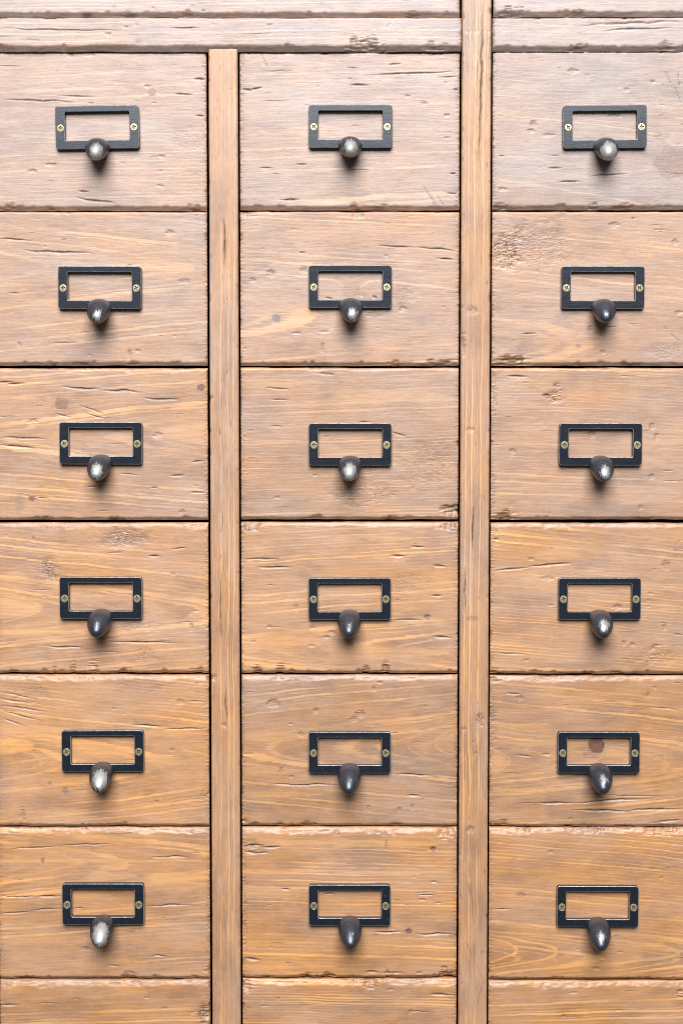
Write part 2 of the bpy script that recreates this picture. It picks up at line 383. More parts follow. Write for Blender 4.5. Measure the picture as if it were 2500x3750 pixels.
ro('B5', '632 245 22 32 1.5;610 375 16 44 .9;640 360 8 40 .9;1120 400 60 40 .5;900 60 60 14 .6;700 260 16 220 .6')
kn('B5', '1170 362 38 1.0')
st('B5', '840 240 200 26 .25;1150 90 160 50 .10;1200 560 260 20 .12')
fl('B5', '520 425 355 56 .45;180 480 300 14 .5;520 300 470 18 .4;700 770 440 50 .5;1568 1360 210 24 .4;700 960 270 6 .7;860 1140 350 18 .5;700 780 565 6 .8;1480 1500 440 60 .4;1200 1300 400 30 .5')
ch('B5', '720 722 60 16 1.1;1040 735 20 12 .9;700 65 40 24 1.;960 55 60 12 1.;260 724 30 10 .8;1300 738 60 8 .8')
# rows 6, 7
cr('A6', '40 140 280 126 5;270 126 522 112 5;690 178 868 173 7;-10 357 175 356 5;160 358 286 357 7;-10 436 150 424 5;140 424 286 414 5;340 412 390 412 4;665 400 890 393 7;700 628 772 632 5;480 675 552 678 5;1290 321 1337 325 8;1480 342 1542 346 6;1113 640 1198 650 13;1113 128 1215 122 18;1200 134 1292 126 12;1115 152 1245 157 10;-10 857 92 852 9;330 826 370 826 3')
st('A6', '195 195 9 16 .9;390 598 20 12 .4;930 900 30 50 .45;600 712 30 14 .3;130 215 100 30 .15')
de('A6', '195 195 10 18 .3;595 712 30 16 .5;392 597 22 11;675 823 17 6;755 872 12 9;1235 395 8 5;1275 828 12 9;1215 862 20 4;1245 590 10 5;620 755 22 14;30 770 26 14;385 50 14 12;1545 65 18 20;1490 58 20 8')
fl('A6', '420 630 265 26 .7;700 965 268 26 .8;0 80 290 22 .7;0 960 195 10 .6;1140 1568 108 16 .6;1130 1568 240 10 .6;1130 1568 320 8 .6;340 520 350 14 .5;0 700 560 20 .35;1120 1568 680 14 .45')
ch('A6', '1410 716 30 16 1.5;1500 716 44 14 1.4;110 730 60 10 .8;600 728 40 12 1.;900 722 20 10 .9;960 700 30 30 1.0;1135 770 40 30 1.0;930 900 34 60 1.2;1230 720 40 8 .7')
ro('A6', '1150 125 70 40 .8;930 890 34 60 1.2;960 400 14 240 .9;1125 420 14 260 .9')
cr('B6', '345 351 432 348 6;345 370 392 372 7;145 521 298 517 8;330 530 512 528 9;105 702 180 704 10;180 706 292 706 9;405 288 442 291 7;340 706 372 707 7;400 805 522 812 12;690 414 782 414 5;1538 815 1568 822 10;330 340 440 338 3;280 885 430 888 3;430 384 460 386 5')
de('B6', '195 70 16 14;206 130 6 34;420 138 12 11 .5;307 518 15 14 .5;960 152 20 9;825 355 24 16 .25;1170 690 17 9;1310 222 8 5;315 890 10 13;115 770 20 18;1065 800 22 6;1270 882 18 5;1020 908 13 10;590 45 18 20 .6;645 615 6 16;225 785 20 6;1465 272 16 6;1085 600 8 8;1290 165 6 6;725 106 6 6;545 370 8 30')
kn('B6', '420 138 11 .9;307 518 14 .8')
st('B6', '420 138 9 8 .9;307 518 11 10 .8;825 352 20 14 .3;140 150 260 30 .22;1090 855 30 14 .2')
sc('B6', '575 285 590 350 2;570 560 655 752 2.5;590 290 612 520 2;605 560 612 800 2;645 740 622 850 2')
fl('B6', '0 515 112 20 .65;0 515 248 12 .8;0 520 310 8 .5;1568 1420 740 20 .2;700 1000 240 10 .4')
ch('B6', '490 708 60 30 1.9;850 52 40 18 1.2;1140 58 90 16 1.2;1450 60 120 22 1.2;1550 815 20 14 1.2;120 770 60 24 1.1;210 705 8 12 .6;480 72 50 24 1.1')

# ------------------------------------------------------------------ board builder
FINE_T, FINE_S = 0.42, 0.95       # mm between grid lines across / along the grain
VX0, VZ1 = at(-45, -45); VX1, VZ0 = at(2545, 3795)
def axis(lo, hi, step, v0, v1, R=4.6):
    pts = [lo, hi]
    for d in (0.04, 0.14, 0.32, 0.6, 0.95, 1.35, 1.85, 2.4, 3.0, 3.7):
        if lo + d > v0 - 8: pts.append(lo + d)
        if hi - d < v1 + 8: pts.append(hi - d)
    a, b = lo + R, hi - R
    x = a
    while x < b:
        pts.append(x)
        x += step if (v0 <= x <= v1) else 6.0 if (x + 6.0 < v0 or x > v1) else max(step, v0 - x)
    pts.append(b)
    pts = sorted(pts)
    out = [pts[0]]
    for p in pts[1:]:
        if p - out[-1] > 0.02: out.append(p)
    out[-1] = hi
    return np.array(out)

def lens(a):
    return np.sqrt(np.clip(1 - (2 * a - 1) ** 2, 0, 1)) * (0.55 + 0.45 * np.sin(np.clip(a, 0, 1) * math.pi))

def board(name, x0, x1, z0, z1, y_front, thick, seed, parent, grain='h', yc=60.0, hpith=20.0, taper=0.01,
          spacing=2.6, warm=0.5, worn=1.0, round_r=(2.6, 2.6, 2.9, 1.9), bevel=0.0, shade=1.0):
    """x/z in mm; one solid board with its own worn front.  round_r: left, right, bottom, top"""
    if grain == 'h': xs = axis(x0, x1, FINE_S, VX0, VX1); zs = axis(z0, z1, FINE_T, VZ0, VZ1)
    else:            xs = axis(x0, x1, FINE_T, VX0, VX1); zs = axis(z0, z1, FINE_S, VZ0, VZ1)
    X, Z = np.meshgrid(xs, zs)                     # rows = z
    S, T = (X, Z) if grain == 'h' else (Z, X)
    H = np.zeros_like(X)                           # height out of the face in mm
    dirt_shadow = np.zeros_like(X); flame = np.zeros_like(X); stain = np.zeros_like(X); knot = np.zeros_like(X); rough = np.zeros_like(X)
    rs = np.random.RandomState(seed)
    s0 = (x0 + x1) / 2 if grain == 'h' else (z0 + z1) / 2
    t0 = (z0 + z1) / 2 if grain == 'h' else (x0 + x1) / 2
    # growth ring field (a board cut from a tapering, slightly crooked log)
    wob = (fbm(S / 55, T / 30, seed, 3) - 0.5) * 7 + (fbm(S / 16, T / 8, seed + 5, 3) - 0.5) * 1.5
    ringr = np.sqrt(hpith ** 2 + (T - t0 - yc + 0.05 * wob) ** 2) + taper * (S - s0) + wob * 0.36
    # relief: slow waves, fibres
    H += (fbm(S / 60, T / 40, seed + 11, 2) - 0.5) * 0.4
    H += (fbm(S / 14, T / 0.9, seed + 12, 2) - 0.5) * 0.07
    H += (fbm(S / 5, T / 2.6, seed + 13, 2) - 0.5) * 0.06
    marks = [m for m in MARKS if x0 - 2 <= (m[1][0] if len(m) < 3 or not isinstance(m[2], tuple) else (m[1][0] + m[2][0]) / 2) <= x1 + 2
             and z0 - 2 <= (m[1][1] if len(m) < 3 or not isinstance(m[2], tuple) else (m[1][1] + m[2][1]) / 2) <= z1 + 2]
    # plus many small ones nobody would miss singly
    area_ = max(0, (min(x1, VX1) - max(x0, VX0))) * max(0, (min(z1, VZ1) - max(z0, VZ0)))
    for k in range(int(area_ / 1300 * worn)):
        px = rs.uniform(max(x0, VX0), min(x1, VX1)); pz = rs.uniform(max(z0, VZ0), min(z1, VZ1))
        L = rs.uniform(1.2, 7) if rs.rand() < 0.75 else rs.uniform(8, 26)
        if rs.rand() < 0.72:
            e = (px + L, pz + rs.uniform(-.02, .02) * L) if grain == 'h' else (px + rs.uniform(-.02, .02) * L, pz + L)
            marks.append(('crack', (px, pz), e, rs.uniform(0.22, 0.55)))
        else:
            marks.append(('dent', (px, pz), rs.uniform(.6, 1.8), rs.uniform(.4, 1.2), rs.uniform(.1, .3)))
    for m in marks:
        kind = m[0]
        if kind in ('crack', 'scratch', 'flame', 'vee'):
            (ax, az), (bx, bz) = m[1], m[2]
            pad = 2.5 if kind in ('crack', 'scratch') else m[3] + 3
            bxs = (min(ax, bx) - pad, max(ax, bx) + pad); bzs = (min(az, bz) - pad, max(az, bz) + pad)
        else:
            (ax, az) = m[1]; rr = m[2] * 3.2 if kind == 'knot' else m[2] * 1.7; r2 = m[2] * 3.2 if kind == 'knot' else m[3] * 1.7
            bxs = (ax - rr - 1, ax + rr + 1); bzs = (az - r2 - 1, az + r2 + 1)
        i0, i1 = np.searchsorted(xs, bxs); j0, j1 = np.searchsorted(zs, bzs)
        if i1 - i0 < 1 or j1 - j0 < 1: continue
        w = (slice(j0, j1), slice(i0, i1)); x = X[w]; z = Z[w]
        if kind == 'crack':
            L = math.hypot(bx - ax, bz - az) + 1e-6; ux, uz = (bx - ax) / L, (bz - az) / L
            a = ((x - ax) * ux + (z - az) * uz) / L
            nx, nz = -uz, ux
            if nz < 0 or (grain != 'h' and nx > 0): nx, nz = -nx, -nz
            n = (x - ax) * nx + (z - az) * nz
            sd = int(abs(ax * 13 + az * 7)) % 97
            n = n + (vnoise(a * L / 9, a * 0 + sd, 3) - 0.5) * min(1.4, L * 0.05) + (vnoise(a * L / 1.6, a * 0 + sd, 4) - 0.5) * 0.22
            hw = m[3] * 0.5 * lens(a) * (0.65 + 0.7 * vnoise(a * L / 3.0, a * 0 + sd, 6)) + 1e-4
            v = n / hw                                  # -1 lower lip .. +1 upper lip
            inside = (a > 0) & (a < 1)
            prof = np.where(v > 0.35, np.clip((1.0 - v) / 0.65, 0, 1), np.clip((v + 1.25) / 1.6, 0, 1)) * inside
            dep = min(0.95, 0.25 + 0.62 * m[3]) * np.clip(hw / (m[3] * 0.5), 0, 1)
            H[w] -= prof * dep
            big = min(1.0, m[3] / 1.1)
            soft = np.exp(-(n - hw * 0.30) ** 2 / (2 * (0.17 + 0.24 * hw) ** 2)) * inside * lens(a) ** 0.5
            dirt_shadow[w] = np.maximum(dirt_shadow[w], soft * (0.78 + 0.22 * big))  # dark line paints both the dirt and the shade under the upper lip
        elif kind == 'scratch':
            L = math.hypot(bx - ax, bz - az); ux, uz = (bx - ax) / L, (bz - az) / L
            a = ((x - ax) * ux + (z - az) * uz) / L; n = -(x - ax) * uz + (z - az) * ux
            g = np.exp(-(n / (0.28 + m[3] * .25)) ** 2) * (a > 0) * (a < 1) * (0.5 + vnoise(a * L / 2, a * 0, 8))
            H[w] -= g * 0.18; dirt_shadow[w] = np.maximum(dirt_shadow[w], 0.42 * g)
        elif kind == 'flame':
            L = bx - ax; a = (x - ax) / L                                   # 0 at the wide end, 1 at the apex
            hh = m[3] * np.sqrt(np.clip(1 - np.clip(a, 0, 1), 0, 1)) * (0.85 + 0.3 * vnoise(x / 8, z * 0, 9)) + 0.01
            n = (z - az + (fbm(x / 11, z / 7, 10) - 0.5) * 2.4) / hh
            g = sstep(1.25, 0.75, np.abs(n)) * sstep(1.0, 0.95, a) * sstep(-0.25, 0.1, a)
            flame[w] = np.maximum(flame[w], g * m[4] * 0.75)
        elif kind == 'vee':
            L = bx - ax; a = (x - ax) / L
            dd = (fbm(x / 14, z / 9, 27, 2) - 0.5) * 2.2
            ha = m[3] * np.clip(1 - a, 0, 2) ** 0.55
            n = np.abs(z - az + dd)
            th = 0.55 + 0.7 * np.clip(a, 0, 1)
            e = np.abs(n - ha) * np.where(a > 0.85, 0.62, 1.0)
            tip = (a < 1.004)
            g = sstep(th, th * 0.35, e) * tip * sstep(-0.3, 0.25, a) * (0.6 + 0.5 * vnoise(x / 6, z * 0, 28))
            flame[w] = np.maximum(flame[w], g * m[4])
        elif kind == 'dent':
            q = np.sqrt(((x - ax) / m[2]) ** 2 + ((z - az) / m[3]) ** 2) + (vnoise(x / 0.9, z / 0.7, 12) - 0.5) * 0.7
            H[w] -= sstep(1.05, 0.55, q) * m[4] * (1 + 0.5 * (z - az) / m[3])
            dirt_shadow[w] = np.maximum(dirt_shadow[w], 0.34 * sstep(1.0, 0.5, q) * vnoise(x / 1.5, z / 0.5, 13) * min(1, m[4] / .35) + 0.30 * sstep(.45, 0.1, np.abs(q - 0.75)) * (z > az))  # dirt in the hollow; the upper rim's shade is painted in too
        elif kind == 'chip':
            dd = [abs(az - z0), abs(z1 - az), abs(ax - x0), abs(x1 - ax)]; e = dd.index(min(dd))
            cx, cz, kx, kz = ax, az, m[2], m[3]
            if e < 2: cz = z0 if e == 0 else z1; kz = m[3] + dd[e] * 0.8
            else: cx = x0 if e == 2 else x1; kx = m[2] + dd[e] * 0.8
            spl = (fbm(x / 4.5, z / 0.9, 14, 3) - 0.5) * 0.9 + (vnoise(x / 2.3, z * 0, 25) - 0.5) * 0.7
            q = np.sqrt(((x - cx) / kx) ** 2 + ((z - cz) / kz) ** 2) + spl
            g = np.clip(1.0 - q, 0, 1)
            H[w] -= g * m[4] * 2.4
            rough[w] = np.maximum(rough[w], g)
            dirt_shadow[w] = np.maximum(dirt_shadow[w], sstep(0, .25, g) * (0.10 + 0.32 * sstep(.5, .75, fbm(x / 3.5, z / 0.6, 16, 3))))
        elif kind == 'pale':
            g = (np.abs(x - ax) < m[2]) * sstep(m[3], m[3] * 0.3, np.abs(z - az + (vnoise(x / 0.7, z * 0, 26) - .5) * m[3])) * sstep(.35, .6, vnoise(x / 0.8, z / 3, 27))
            flame[w] = np.maximum(flame[w], g * m[4]); H[w] -= 0.12 * g
        elif kind == 'stain':
            q = np.sqrt(((x - ax) / m[2]) ** 2 + ((z - az) / m[3]) ** 2) + (fbm(x / 3, z / 2, 17) - 0.5) * 0.8
            stain[w] = np.maximum(stain[w], sstep(1.1, 0.5 if m[4] < .7 else .8, q) * m[4])
        elif kind == 'rough':
            q = np.sqrt(((x - ax) / m[2]) ** 2 + ((z - az) / m[3]) ** 2) + (fbm(x / 5, z / 4, 18) - 0.5) * 1.0
            g = sstep(1.15, 0.3, q) * m[4]
            wr = x / 2.6 + 2.2 * fbm(x / 6, z / 3, 19)
            stepn = np.abs((fbm(wr, z / 1.25, 20, 2) * 5) % 1.0)
            H[w] -= g * (0.46 * stepn + 0.42 * fbm(x / 2.2, z / 0.9, 21, 2))
            dirt_shadow[w] = np.maximum(dirt_shadow[w], g * 0.85 * sstep(0.66, 0.96, stepn) + g * 0.45 * sstep(.6, .8, fbm(x / 2.2, z / 0.8, 22, 2)))
        elif kind == 'knot':
            r = np.sqrt((x - ax) ** 2 + ((z - az) * 1.12) ** 2); rk = m[2]
            rw = r * (1 + 0.5 * (fbm(x / 5, z / 5, 23, 2) - 0.5))
            knot[w] = np.maximum(knot[w], sstep(rk * 1.06, rk * 0.94, rw) * m[3])
            dirt_shadow[w] = np.maximum(dirt_shadow[w], np.exp(-((rw - rk) / 0.42) ** 2) * 0.85 * m[3] * (0.5 + 0.7 * vnoise(x / 2, z / 2, 24)))
            dirt_shadow[w] = np.maximum(dirt_shadow[w], 0.62 * m[3] * sstep(.6, 1., np.cos(rw * 2.9)) * (rw < rk))
            H[w] -= 0.12 * np.exp(-((rw - rk) / 0.4) ** 2) * m[3]
            ringr[w] = np.where(rw < rk, rw * spacing / 1.25, ringr[w])
            stain[w] = np.maximum(stain[w], 0.22 * m[3] * sstep(rk * 2.2, rk * 1.0, rw))
            tz = (z - az) if grain == 'h' else (x - ax)
            sg = 1.0 if yc < 0 else -1.0
            ringr[w] += (rw > rk) * sg * np.sign(tz) * rk * 0.9 * np.exp(-(r / (rk * 1.5)) ** 2)
    # worn, rounded and chipped edges
    rl, rr_, rb, rt = round_r
    endL = endR = grain == 'h'
    def edge_r(base, pos, sd, saw):
        r = base * (0.70 + 0.40 * fbm(pos / 9, pos * 0, sd, 3))
        r = r + 2.0 * worn * np.clip(fbm(pos / 5.5, pos * 0 + 3, sd + 4, 3) - 0.64, 0, 1) * 4
        if saw: r = r + worn * 0.8 * (vnoise(pos / 0.7, pos * 0, sd + 7) - 0.5)
        return np.clip(r, 0.7, 6.5)
    eL = edge_r(rl, Z, seed + 31, grain == 'h'); eR = edge_r(rr_, Z, seed + 32, grain == 'h')
    eB = edge_r(rb, X, seed + 33, grain != 'h'); eT = edge_r(rt, X, seed + 34, grain != 'h')
    def drop(d, r):
        a = np.clip((r - d) / r, 0, 1)
        return np.maximum(0, r * (1 - np.sqrt(np.clip(1 - a * a, 0, 1)))) * 0.9
    eB = np.clip(eB + 0.55 * (fbm(X / 2.4, X * 0, seed + 81, 3) - 0.5), 0.8, 6.5)
    dl, dr, db, dt = X - x0, x1 - X, Z - z0, z1 - Z
    d4 = [drop(dl, eL), drop(dr, eR), (0.74 * np.clip(eB - db, 0, 9) if grain == 'h' else drop(db, eB)), drop(dt, eT)]
    H -= np.minimum(np.sqrt(d4[0] ** 2 + d4[1] ** 2 + d4[2] ** 2 + d4[3] ** 2) + 0.3 * np.minimum(d4[0] + d4[1], d4[2] + d4[3]), 6.0)
    if bevel > 0:
        bw = bevel * (0.45 + 1.0 * fbm(X / 15, X * 0, seed + 71, 4)) + 0.5 * bevel * (fbm(X / 3, Z / 2, seed + 72, 2) - 0.5)
        H -= np.clip(bw - dt, 0, 9) * 0.34 * (0.8 + 0.4 * fbm(X / 9, Z / 1.5, seed + 73, 2))
    # end grain: torn fibres near the saw cuts
    if grain == 'h':
        for d, sd in ((dl, 41), (dr, 42)):
            f = np.exp(-(d / (1.9 + 1.6 * fbm(Z / 12, Z * 0, seed + sd, 2))) ** 2) * worn
            nz = fbm(X / 2.2, Z / 0.75, seed + sd, 2)
            H -= f * 0.45 * nz
            dirt_shadow = np.maximum(dirt_shadow, f * (0.48 * sstep(0.45, 0.66, nz) + 0.06))
            f2 = np.exp(-(d / 5.0) ** 2) * worn
            dirt_shadow = np.maximum(dirt_shadow, 0.16 * f2 * fbm(X / 3, Z / 3, seed + sd + 3, 3))
    nb = fbm(X / 5, Z / 2, seed + 51, 3)
    nst = fbm(X / 7, Z / 0.7, seed + 52, 3)
    dirt_shadow = np.maximum(dirt_shadow, sstep(eB + 0.1, eB - 0.5, db) * (0.20 + 0.28 * sstep(.38, .66, nst)) * (1 if grain == 'h' else .6))
    dirt_shadow = np.maximum(dirt_shadow, np.exp(-(dt / (0.5 + 0.5 * nb)) ** 2) * 0.25 * nb)
    if grain != 'h':
        for d in (dl, dr):
            dirt_shadow = np.maximum(dirt_shadow, np.exp(-(d / (0.7 + 0.9 * nb)) ** 2) * (0.05 + 0.45 * nb))
    # outline a little out of true
    fX = np.exp(-np.minimum(dl, dr) / 2.5); fZ = np.exp(-np.minimum(db, dt) / 2.5)
    X2 = X + fX * (fbm(Z / 7, X * 0 + (dl < dr), seed + 61, 3) - 0.5) * 0.35 * (1 if grain == 'h' else .5)
    Z2 = Z + fZ * (fbm(X / 16, Z * 0 + (db < dt), seed + 62, 3) - 0.5) * 0.9
    # ---- mesh
    ny, nx_ = X.shape
    px, pz = (x0 + x1) / 2000.0, z0 / 1000.0
    co = np.empty((ny * nx_, 3), np.float32)
    co[:, 0] = X2.ravel() / 1000 - px; co[:, 1] = y_front - H.ravel() / 1000; co[:, 2] = Z2.ravel() / 1000 - pz
    idx = np.arange(ny * nx_).reshape(ny, nx_)
    quads = np.stack([idx[:-1, :-1], idx[:-1, 1:], idx[1:, 1:], idx[1:, :-1]], -1).reshape(-1, 4)
    rim = np.concatenate([idx[0, :-1], idx[:-1, -1], idx[-1, :0:-1], idx[:0:-1, 0]])
    nb0 = ny * nx_
    back = co[rim].copy(); back[:, 1] = y_front + thick
    co = np.concatenate([co, back]); nr = len(rim); bi = nb0 + np.arange(nr)
    sk = np.stack([rim, bi, np.roll(bi, -1), np.roll(rim, -1)], -1)
    loops = np.concatenate([quads.ravel(), sk.ravel(), bi[::-1]]).astype(np.int32)
    nq = len(quads) + nr
    starts = np.concatenate([np.arange(nq) * 4, [nq * 4]]).astype(np.int32)
    me = bpy.data.meshes.new(name)
    me.vertices.add(len(co)); me.vertices.foreach_set('co', co.ravel())
    me.loops.add(len(loops)); me.loops.foreach_set('vertex_index', loops)
    me.polygons.add(len(starts)); me.polygons.foreach_set('loop_start', starts)
    sm = np.ones(len(starts), bool); sm[-1] = False; me.polygons.foreach_set('use_smooth', sm)
    me.update(calc_edges=True)
    def vattr(nm, a, b_, c_):
        v = np.stack([a.ravel(), b_.ravel(), c_.ravel()], -1).astype(np.float32)
        v = np.concatenate([v, v[rim]])
        at_ = me.attributes.new(nm, 'FLOAT_VECTOR', 'POINT'); at_.data.foreach_set('vector', v.ravel())
    vattr('grain_pos', S + (seed % 53) * 731.0, T, np.full_like(S, (seed * 7.3) % 91))
    vattr('wood_a', ringr / spacing + 100, np.clip(dirt_shadow, 0, 1), np.clip(flame, 0, 1))
    vattr('wood_b', np.clip(stain, 0, 1), np.clip(knot, 0, 1), rough)
    me.materials.append(WOOD)
    o = bpy.data.objects.new(name, me); C.objects.link(o)
    o['warmth'] = min(1.0, warm + 0.13 * min(1.0, warm * 3)); o['stain_depth'] = shade
    o.parent = parent
    o.location = (px - parent.location.x, -parent.location.y, pz - parent.location.z)
    return o

# ------------------------------------------------------------------ label holder, pull and screw meshes (shared)
PW, PH, PT = 0.0598, 0.0306, 0.0042           # plate width, height, thickness
SIDE, TOPB, BOTB = 0.0068, 0.0042, 0.0060     # bar widths
def rrect(x0, x1, z0, z1, r, n=5):
    p = []
    for cx, cz, a0 in ((x1 - r, z1 - r, 0), (x0 + r, z1 - r, 90), (x0 + r, z0 + r, 180), (x1 - r, z0 + r, 270)):
        for i in range(n + 1):
            a = math.radians(a0 + 90 * i / n); p.append((cx + r * math.cos(a), cz + r * math.sin(a)))
    return p
def plate_mesh():
    bm = bmesh.new()
    bv = 0.00045
    sx = PW / 2 - 0.0037
    hole_z = -0.0003
    profiles = []
    def rr(off): return rrect(-PW / 2 + off, PW / 2 - off, -PH / 2 + off, PH / 2 - off, 0.0021 - off * .5)
    def ri(off): return rrect(-PW / 2 + SIDE - off, PW / 2 - SIDE + off, -PH / 2 + BOTB - off, PH / 2 - TOPB + off, 0.0012 + off * .5)
    def ci(cx, r, n=20): return [(cx + r * math.cos(2 * math.pi * i / n), hole_z + r * math.sin(2 * math.pi * i / n)) for i in range(n)]
    loops = [[(rr(bv), -PT), (rr(0.00012), -PT + 0.00018), (rr(0), -PT + bv), (rr(0), 0.0006)],
             [(ri(bv), -PT), (ri(0.00012), -PT + 0.00018), (ri(0), -PT + bv), (ri(0), 0.0006)]]
    for s in (-1, 1):
        loops.append([(ci(s * sx, 0.00285), -PT), (ci(s * sx, 0.00270), -PT + 0.0002), (ci(s * sx, 0.0016), -PT + 0.0012), (ci(s * sx, 0.0016), -PT + 0.003)])
    rim_edges = []
    for lp in loops:
        rings = []
        for pts, y in lp:
            rings.append([bm.verts.new((p[0], y, p[1])) for p in pts])
        n = len(rings[0])
        for k in range(len(rings) - 1):
            for i in range(n):
                f = bm.faces.new((rings[k][i], rings[k][(i + 1) % n], rings[k + 1][(i + 1) % n], rings[k + 1][i]))
                f.material_index = 1 if k < 2 and len(lp[0][0]) > 20 else 0
                if len(lp[0][0]) == 20 and k == 0: f.material_index = 1
                f.smooth = True
        for i in range(n):
            rim_edges.append(bm.edges.get((rings[0][i], rings[0][(i + 1) % n])))
    r = bmesh.ops.triangle_fill(bm, use_beauty=True, use_dissolve=False, edges=rim_edges, normal=(0, -1, 0))
    bmesh.ops.recalc_face_normals(bm, faces=bm.faces)
    me = bpy.data.meshes.new('label_holder'); bm.to_mesh(me); bm.free()
    me.materials.append(PLATE); me.materials.append(EDGE)
    return me
def catmull(P, n):
    P = np.array(P, float); out = []
    Q = np.vstack([2 * P[0] - P[1], P, 2 * P[-1] - P[-2]])
    for i in range(1, len(Q) - 2):
        for k in range(n):
            t = k / n
            out.append(0.5 * ((2 * Q[i]) + (-Q[i - 1] + Q[i + 1]) * t + (2 * Q[i - 1] - 5 * Q[i] + 4 * Q[i + 1] - Q[i + 2]) * t * t + (-Q[i - 1] + 3 * Q[i] - 3 * Q[i + 1] + Q[i + 2]) * t ** 3))
    out.append(P[-1]); return np.array(out)
def pull_mesh():
    #         protrusion  drop   half-width half-height   (mm, from the plate's face at its lower edge)
    K = [(-2.0, 1.7, 8.2, 5.0), (0.2, 1.5, 8.2, 5.0), (1.6, 1.1, 8.2, 5.4), (4.5, -0.2, 8.45, 6.3), (9, -2.7, 8.3, 7.0), (13, -5.1, 7.5, 6.7), (16.5, -7.1, 6.1, 5.7), (19.2, -8.6, 4.3, 4.2), (20.9, -9.5, 2.5, 2.5), (21.5, -9.8, 0.25, 0.25)]
    R = catmull(K, 3); n = 28
    bm = bmesh.new(); rings = []
    for i, (p, z, a, b) in enumerate(R):
        j0, j1 = max(0, i - 1), min(len(R) - 1, i + 1)
        tx, tz = R[j1][0] - R[j0][0], R[j1][1] - R[j0][1]; L = math.hypot(tx, tz); tx /= L; tz /= L
        k = min(1.0, max(0, (p + 0.5) / 5)); tx, tz = 1 * (1 - k) + tx * k, tz * k
        ring = []
        for q in range(n):
            an = 2 * math.pi * q / n
            ca, sa = math.cos(an), math.sin(an)
            up = b * sa
            ring.append(bm.verts.new((a * ca / 1000, -(p + up * -tz) / 1000, (z + up * tx) / 1000)))
        rings.append(ring)
    for k in range(len(rings) - 1):
        for i in range(n):
            bm.faces.new((rings[k][i], rings[k][(i + 1) % n], rings[k + 1][(i + 1) % n], rings[k + 1][i])).smooth = True
    bm.faces.new(rings[-1]).smooth = True
    bm.faces.new(rings[0][::-1])
    bmesh.ops.recalc_face_normals(bm, faces=bm.faces)
    me = bpy.data.meshes.new('pull'); bm.to_mesh(me); bm.free(); me.materials.append(PULLM)
    return me
def screw_mesh():
    bm = bmesh.new(); R = 0.00262
    n = 24
    def circ(r, y): return [bm.verts.new((r * math.cos(2 * math.pi * i / n), y, r * math.sin(2 * math.pi * i / n))) for i in range(n)]
    c0 = circ(R * 0.93, -0.00012); c1 = circ(R, 0.00002); c2 = circ(0.0016, 0.0012)
    for a, b in ((c0, c1), (c1, c2)):
        for i in range(n): bm.faces.new((a[i], a[(i + 1) % n], b[(i + 1) % n], b[i])).smooth = True
    L, w, d = 0.00158, 0.00040, 0.00052
    cross = [(L, w), (d, d), (w, L), (-w, L), (-d, d), (-L, w), (-L, -w), (-d, -d), (-w, -L), (w, -L), (d, -d), (L, -w)]
    top = [bm.verts.new((x, -0.00014, z)) for x, z in cross]
    low = [bm.verts.new((x * 0.62, 0.0009, z * 0.62)) for x, z in cross]
    m = len(cross)
    for i in range(m):
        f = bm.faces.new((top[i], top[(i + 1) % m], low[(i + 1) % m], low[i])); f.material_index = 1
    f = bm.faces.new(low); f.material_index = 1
    ed = [bm.edges.get((c0[i], c0[(i + 1) % n])) for i in range(n)] + [bm.edges.get((top[i], top[(i + 1) % m])) for i in range(m)]
    bmesh.ops.triangle_fill(bm, use_beauty=True, edges=ed, normal=(0, -1, 0))
    bmesh.ops.recalc_face_normals(bm, faces=bm.faces)
    me = bpy.data.meshes.new('screw'); bm.to_mesh(me); bm.free(); me.materials.append(SCREW); me.materials.append(RECESS)
    return me
ME_PLATE, ME_PULL, ME_SCREW = plate_mesh(), pull_mesh(), screw_mesh()

def link(name, me, parent, loc, rot=(0, 0, 0)):
    o = bpy.data.objects.new(name, me); C.objects.link(o); o.parent = parent
    o.location = loc; o.rotation_euler = rot
    return o
def thing(name, label, cat, loc, group=None):
    o = bpy.data.objects.new(name, None); C.objects.link(o)
    o.empty_display_size = 0.03; o.location = loc
    o['label'] = label; o['category'] = cat
    if group: o['group'] = group
    return o

# ------------------------------------------------------------------ the cabinet carcass
PROUD = 0.0035
cab = thing('drawer_cabinet', 'old stained pine cabinet frame of rails and uprights around all the drawers', 'cabinet', (0, 0, at(1250, 4200)[1] / 1000))
def rect(xl, xr, yt, yb, y=0.0):
    xm, ym = (xl + xr) / 2, (yt + yb) / 2
    a = at(xl, ym, y)[0]; b_ = at(xr, ym, y)[0]; t = at(xm, yt, y)[1]; d = at(xm, yb, y)[1]
    return a, b_, d, t
def vert(xl0, xr0, xl1, xr1, y0, y1, yy):
    """an upright: left/right pixels measured at rows y0 and y1"""
    a = (at(xl0, y0, yy)[0] + at(xl1, y1, yy)[0]) / 2; b_ = (at(xr0, y0, yy)[0] + at(xr1, y1, yy)[0]) / 2
    return a, b_
yy = -PROUD
def board_px(name, x0, x1, z0, z1, **k): return board(name, x0, x1, z0, z1, **k)
sa, sb = vert(1690, 1800, 1678, 1781, 190, 3700, yy)
ma, mb = vert(764, 871, 776, 880, 190, 3700, yy)
ztop = at(1250, -520)[1]; zbot = at(1250, 4200)[1]
board('upright', sa, sb, zbot, ztop, yy, 0.024, 101, cab, 'v', yc=26, hpith=14, taper=0.004, spacing=1.9, warm=0.56, shade=0.97, round_r=(1.5, 1.2, 2, 2))
board('upright', ma, mb, zbot, at(820, 176, yy)[1], yy + 0.0006, 0.024, 102, cab, 'v', yc=-24, hpith=10, taper=-0.003, spacing=1.7, warm=0.56, shade=0.98, round_r=(0.9, 1.4, 2, .8))
la = at(-20, 1900)[0]; lc = at(2622, 1900)[0]
board('upright', la - 21, la - 1.2, zbot, ztop, yy, 0.024, 103, cab, 'v', yc=20, warm=0.55)
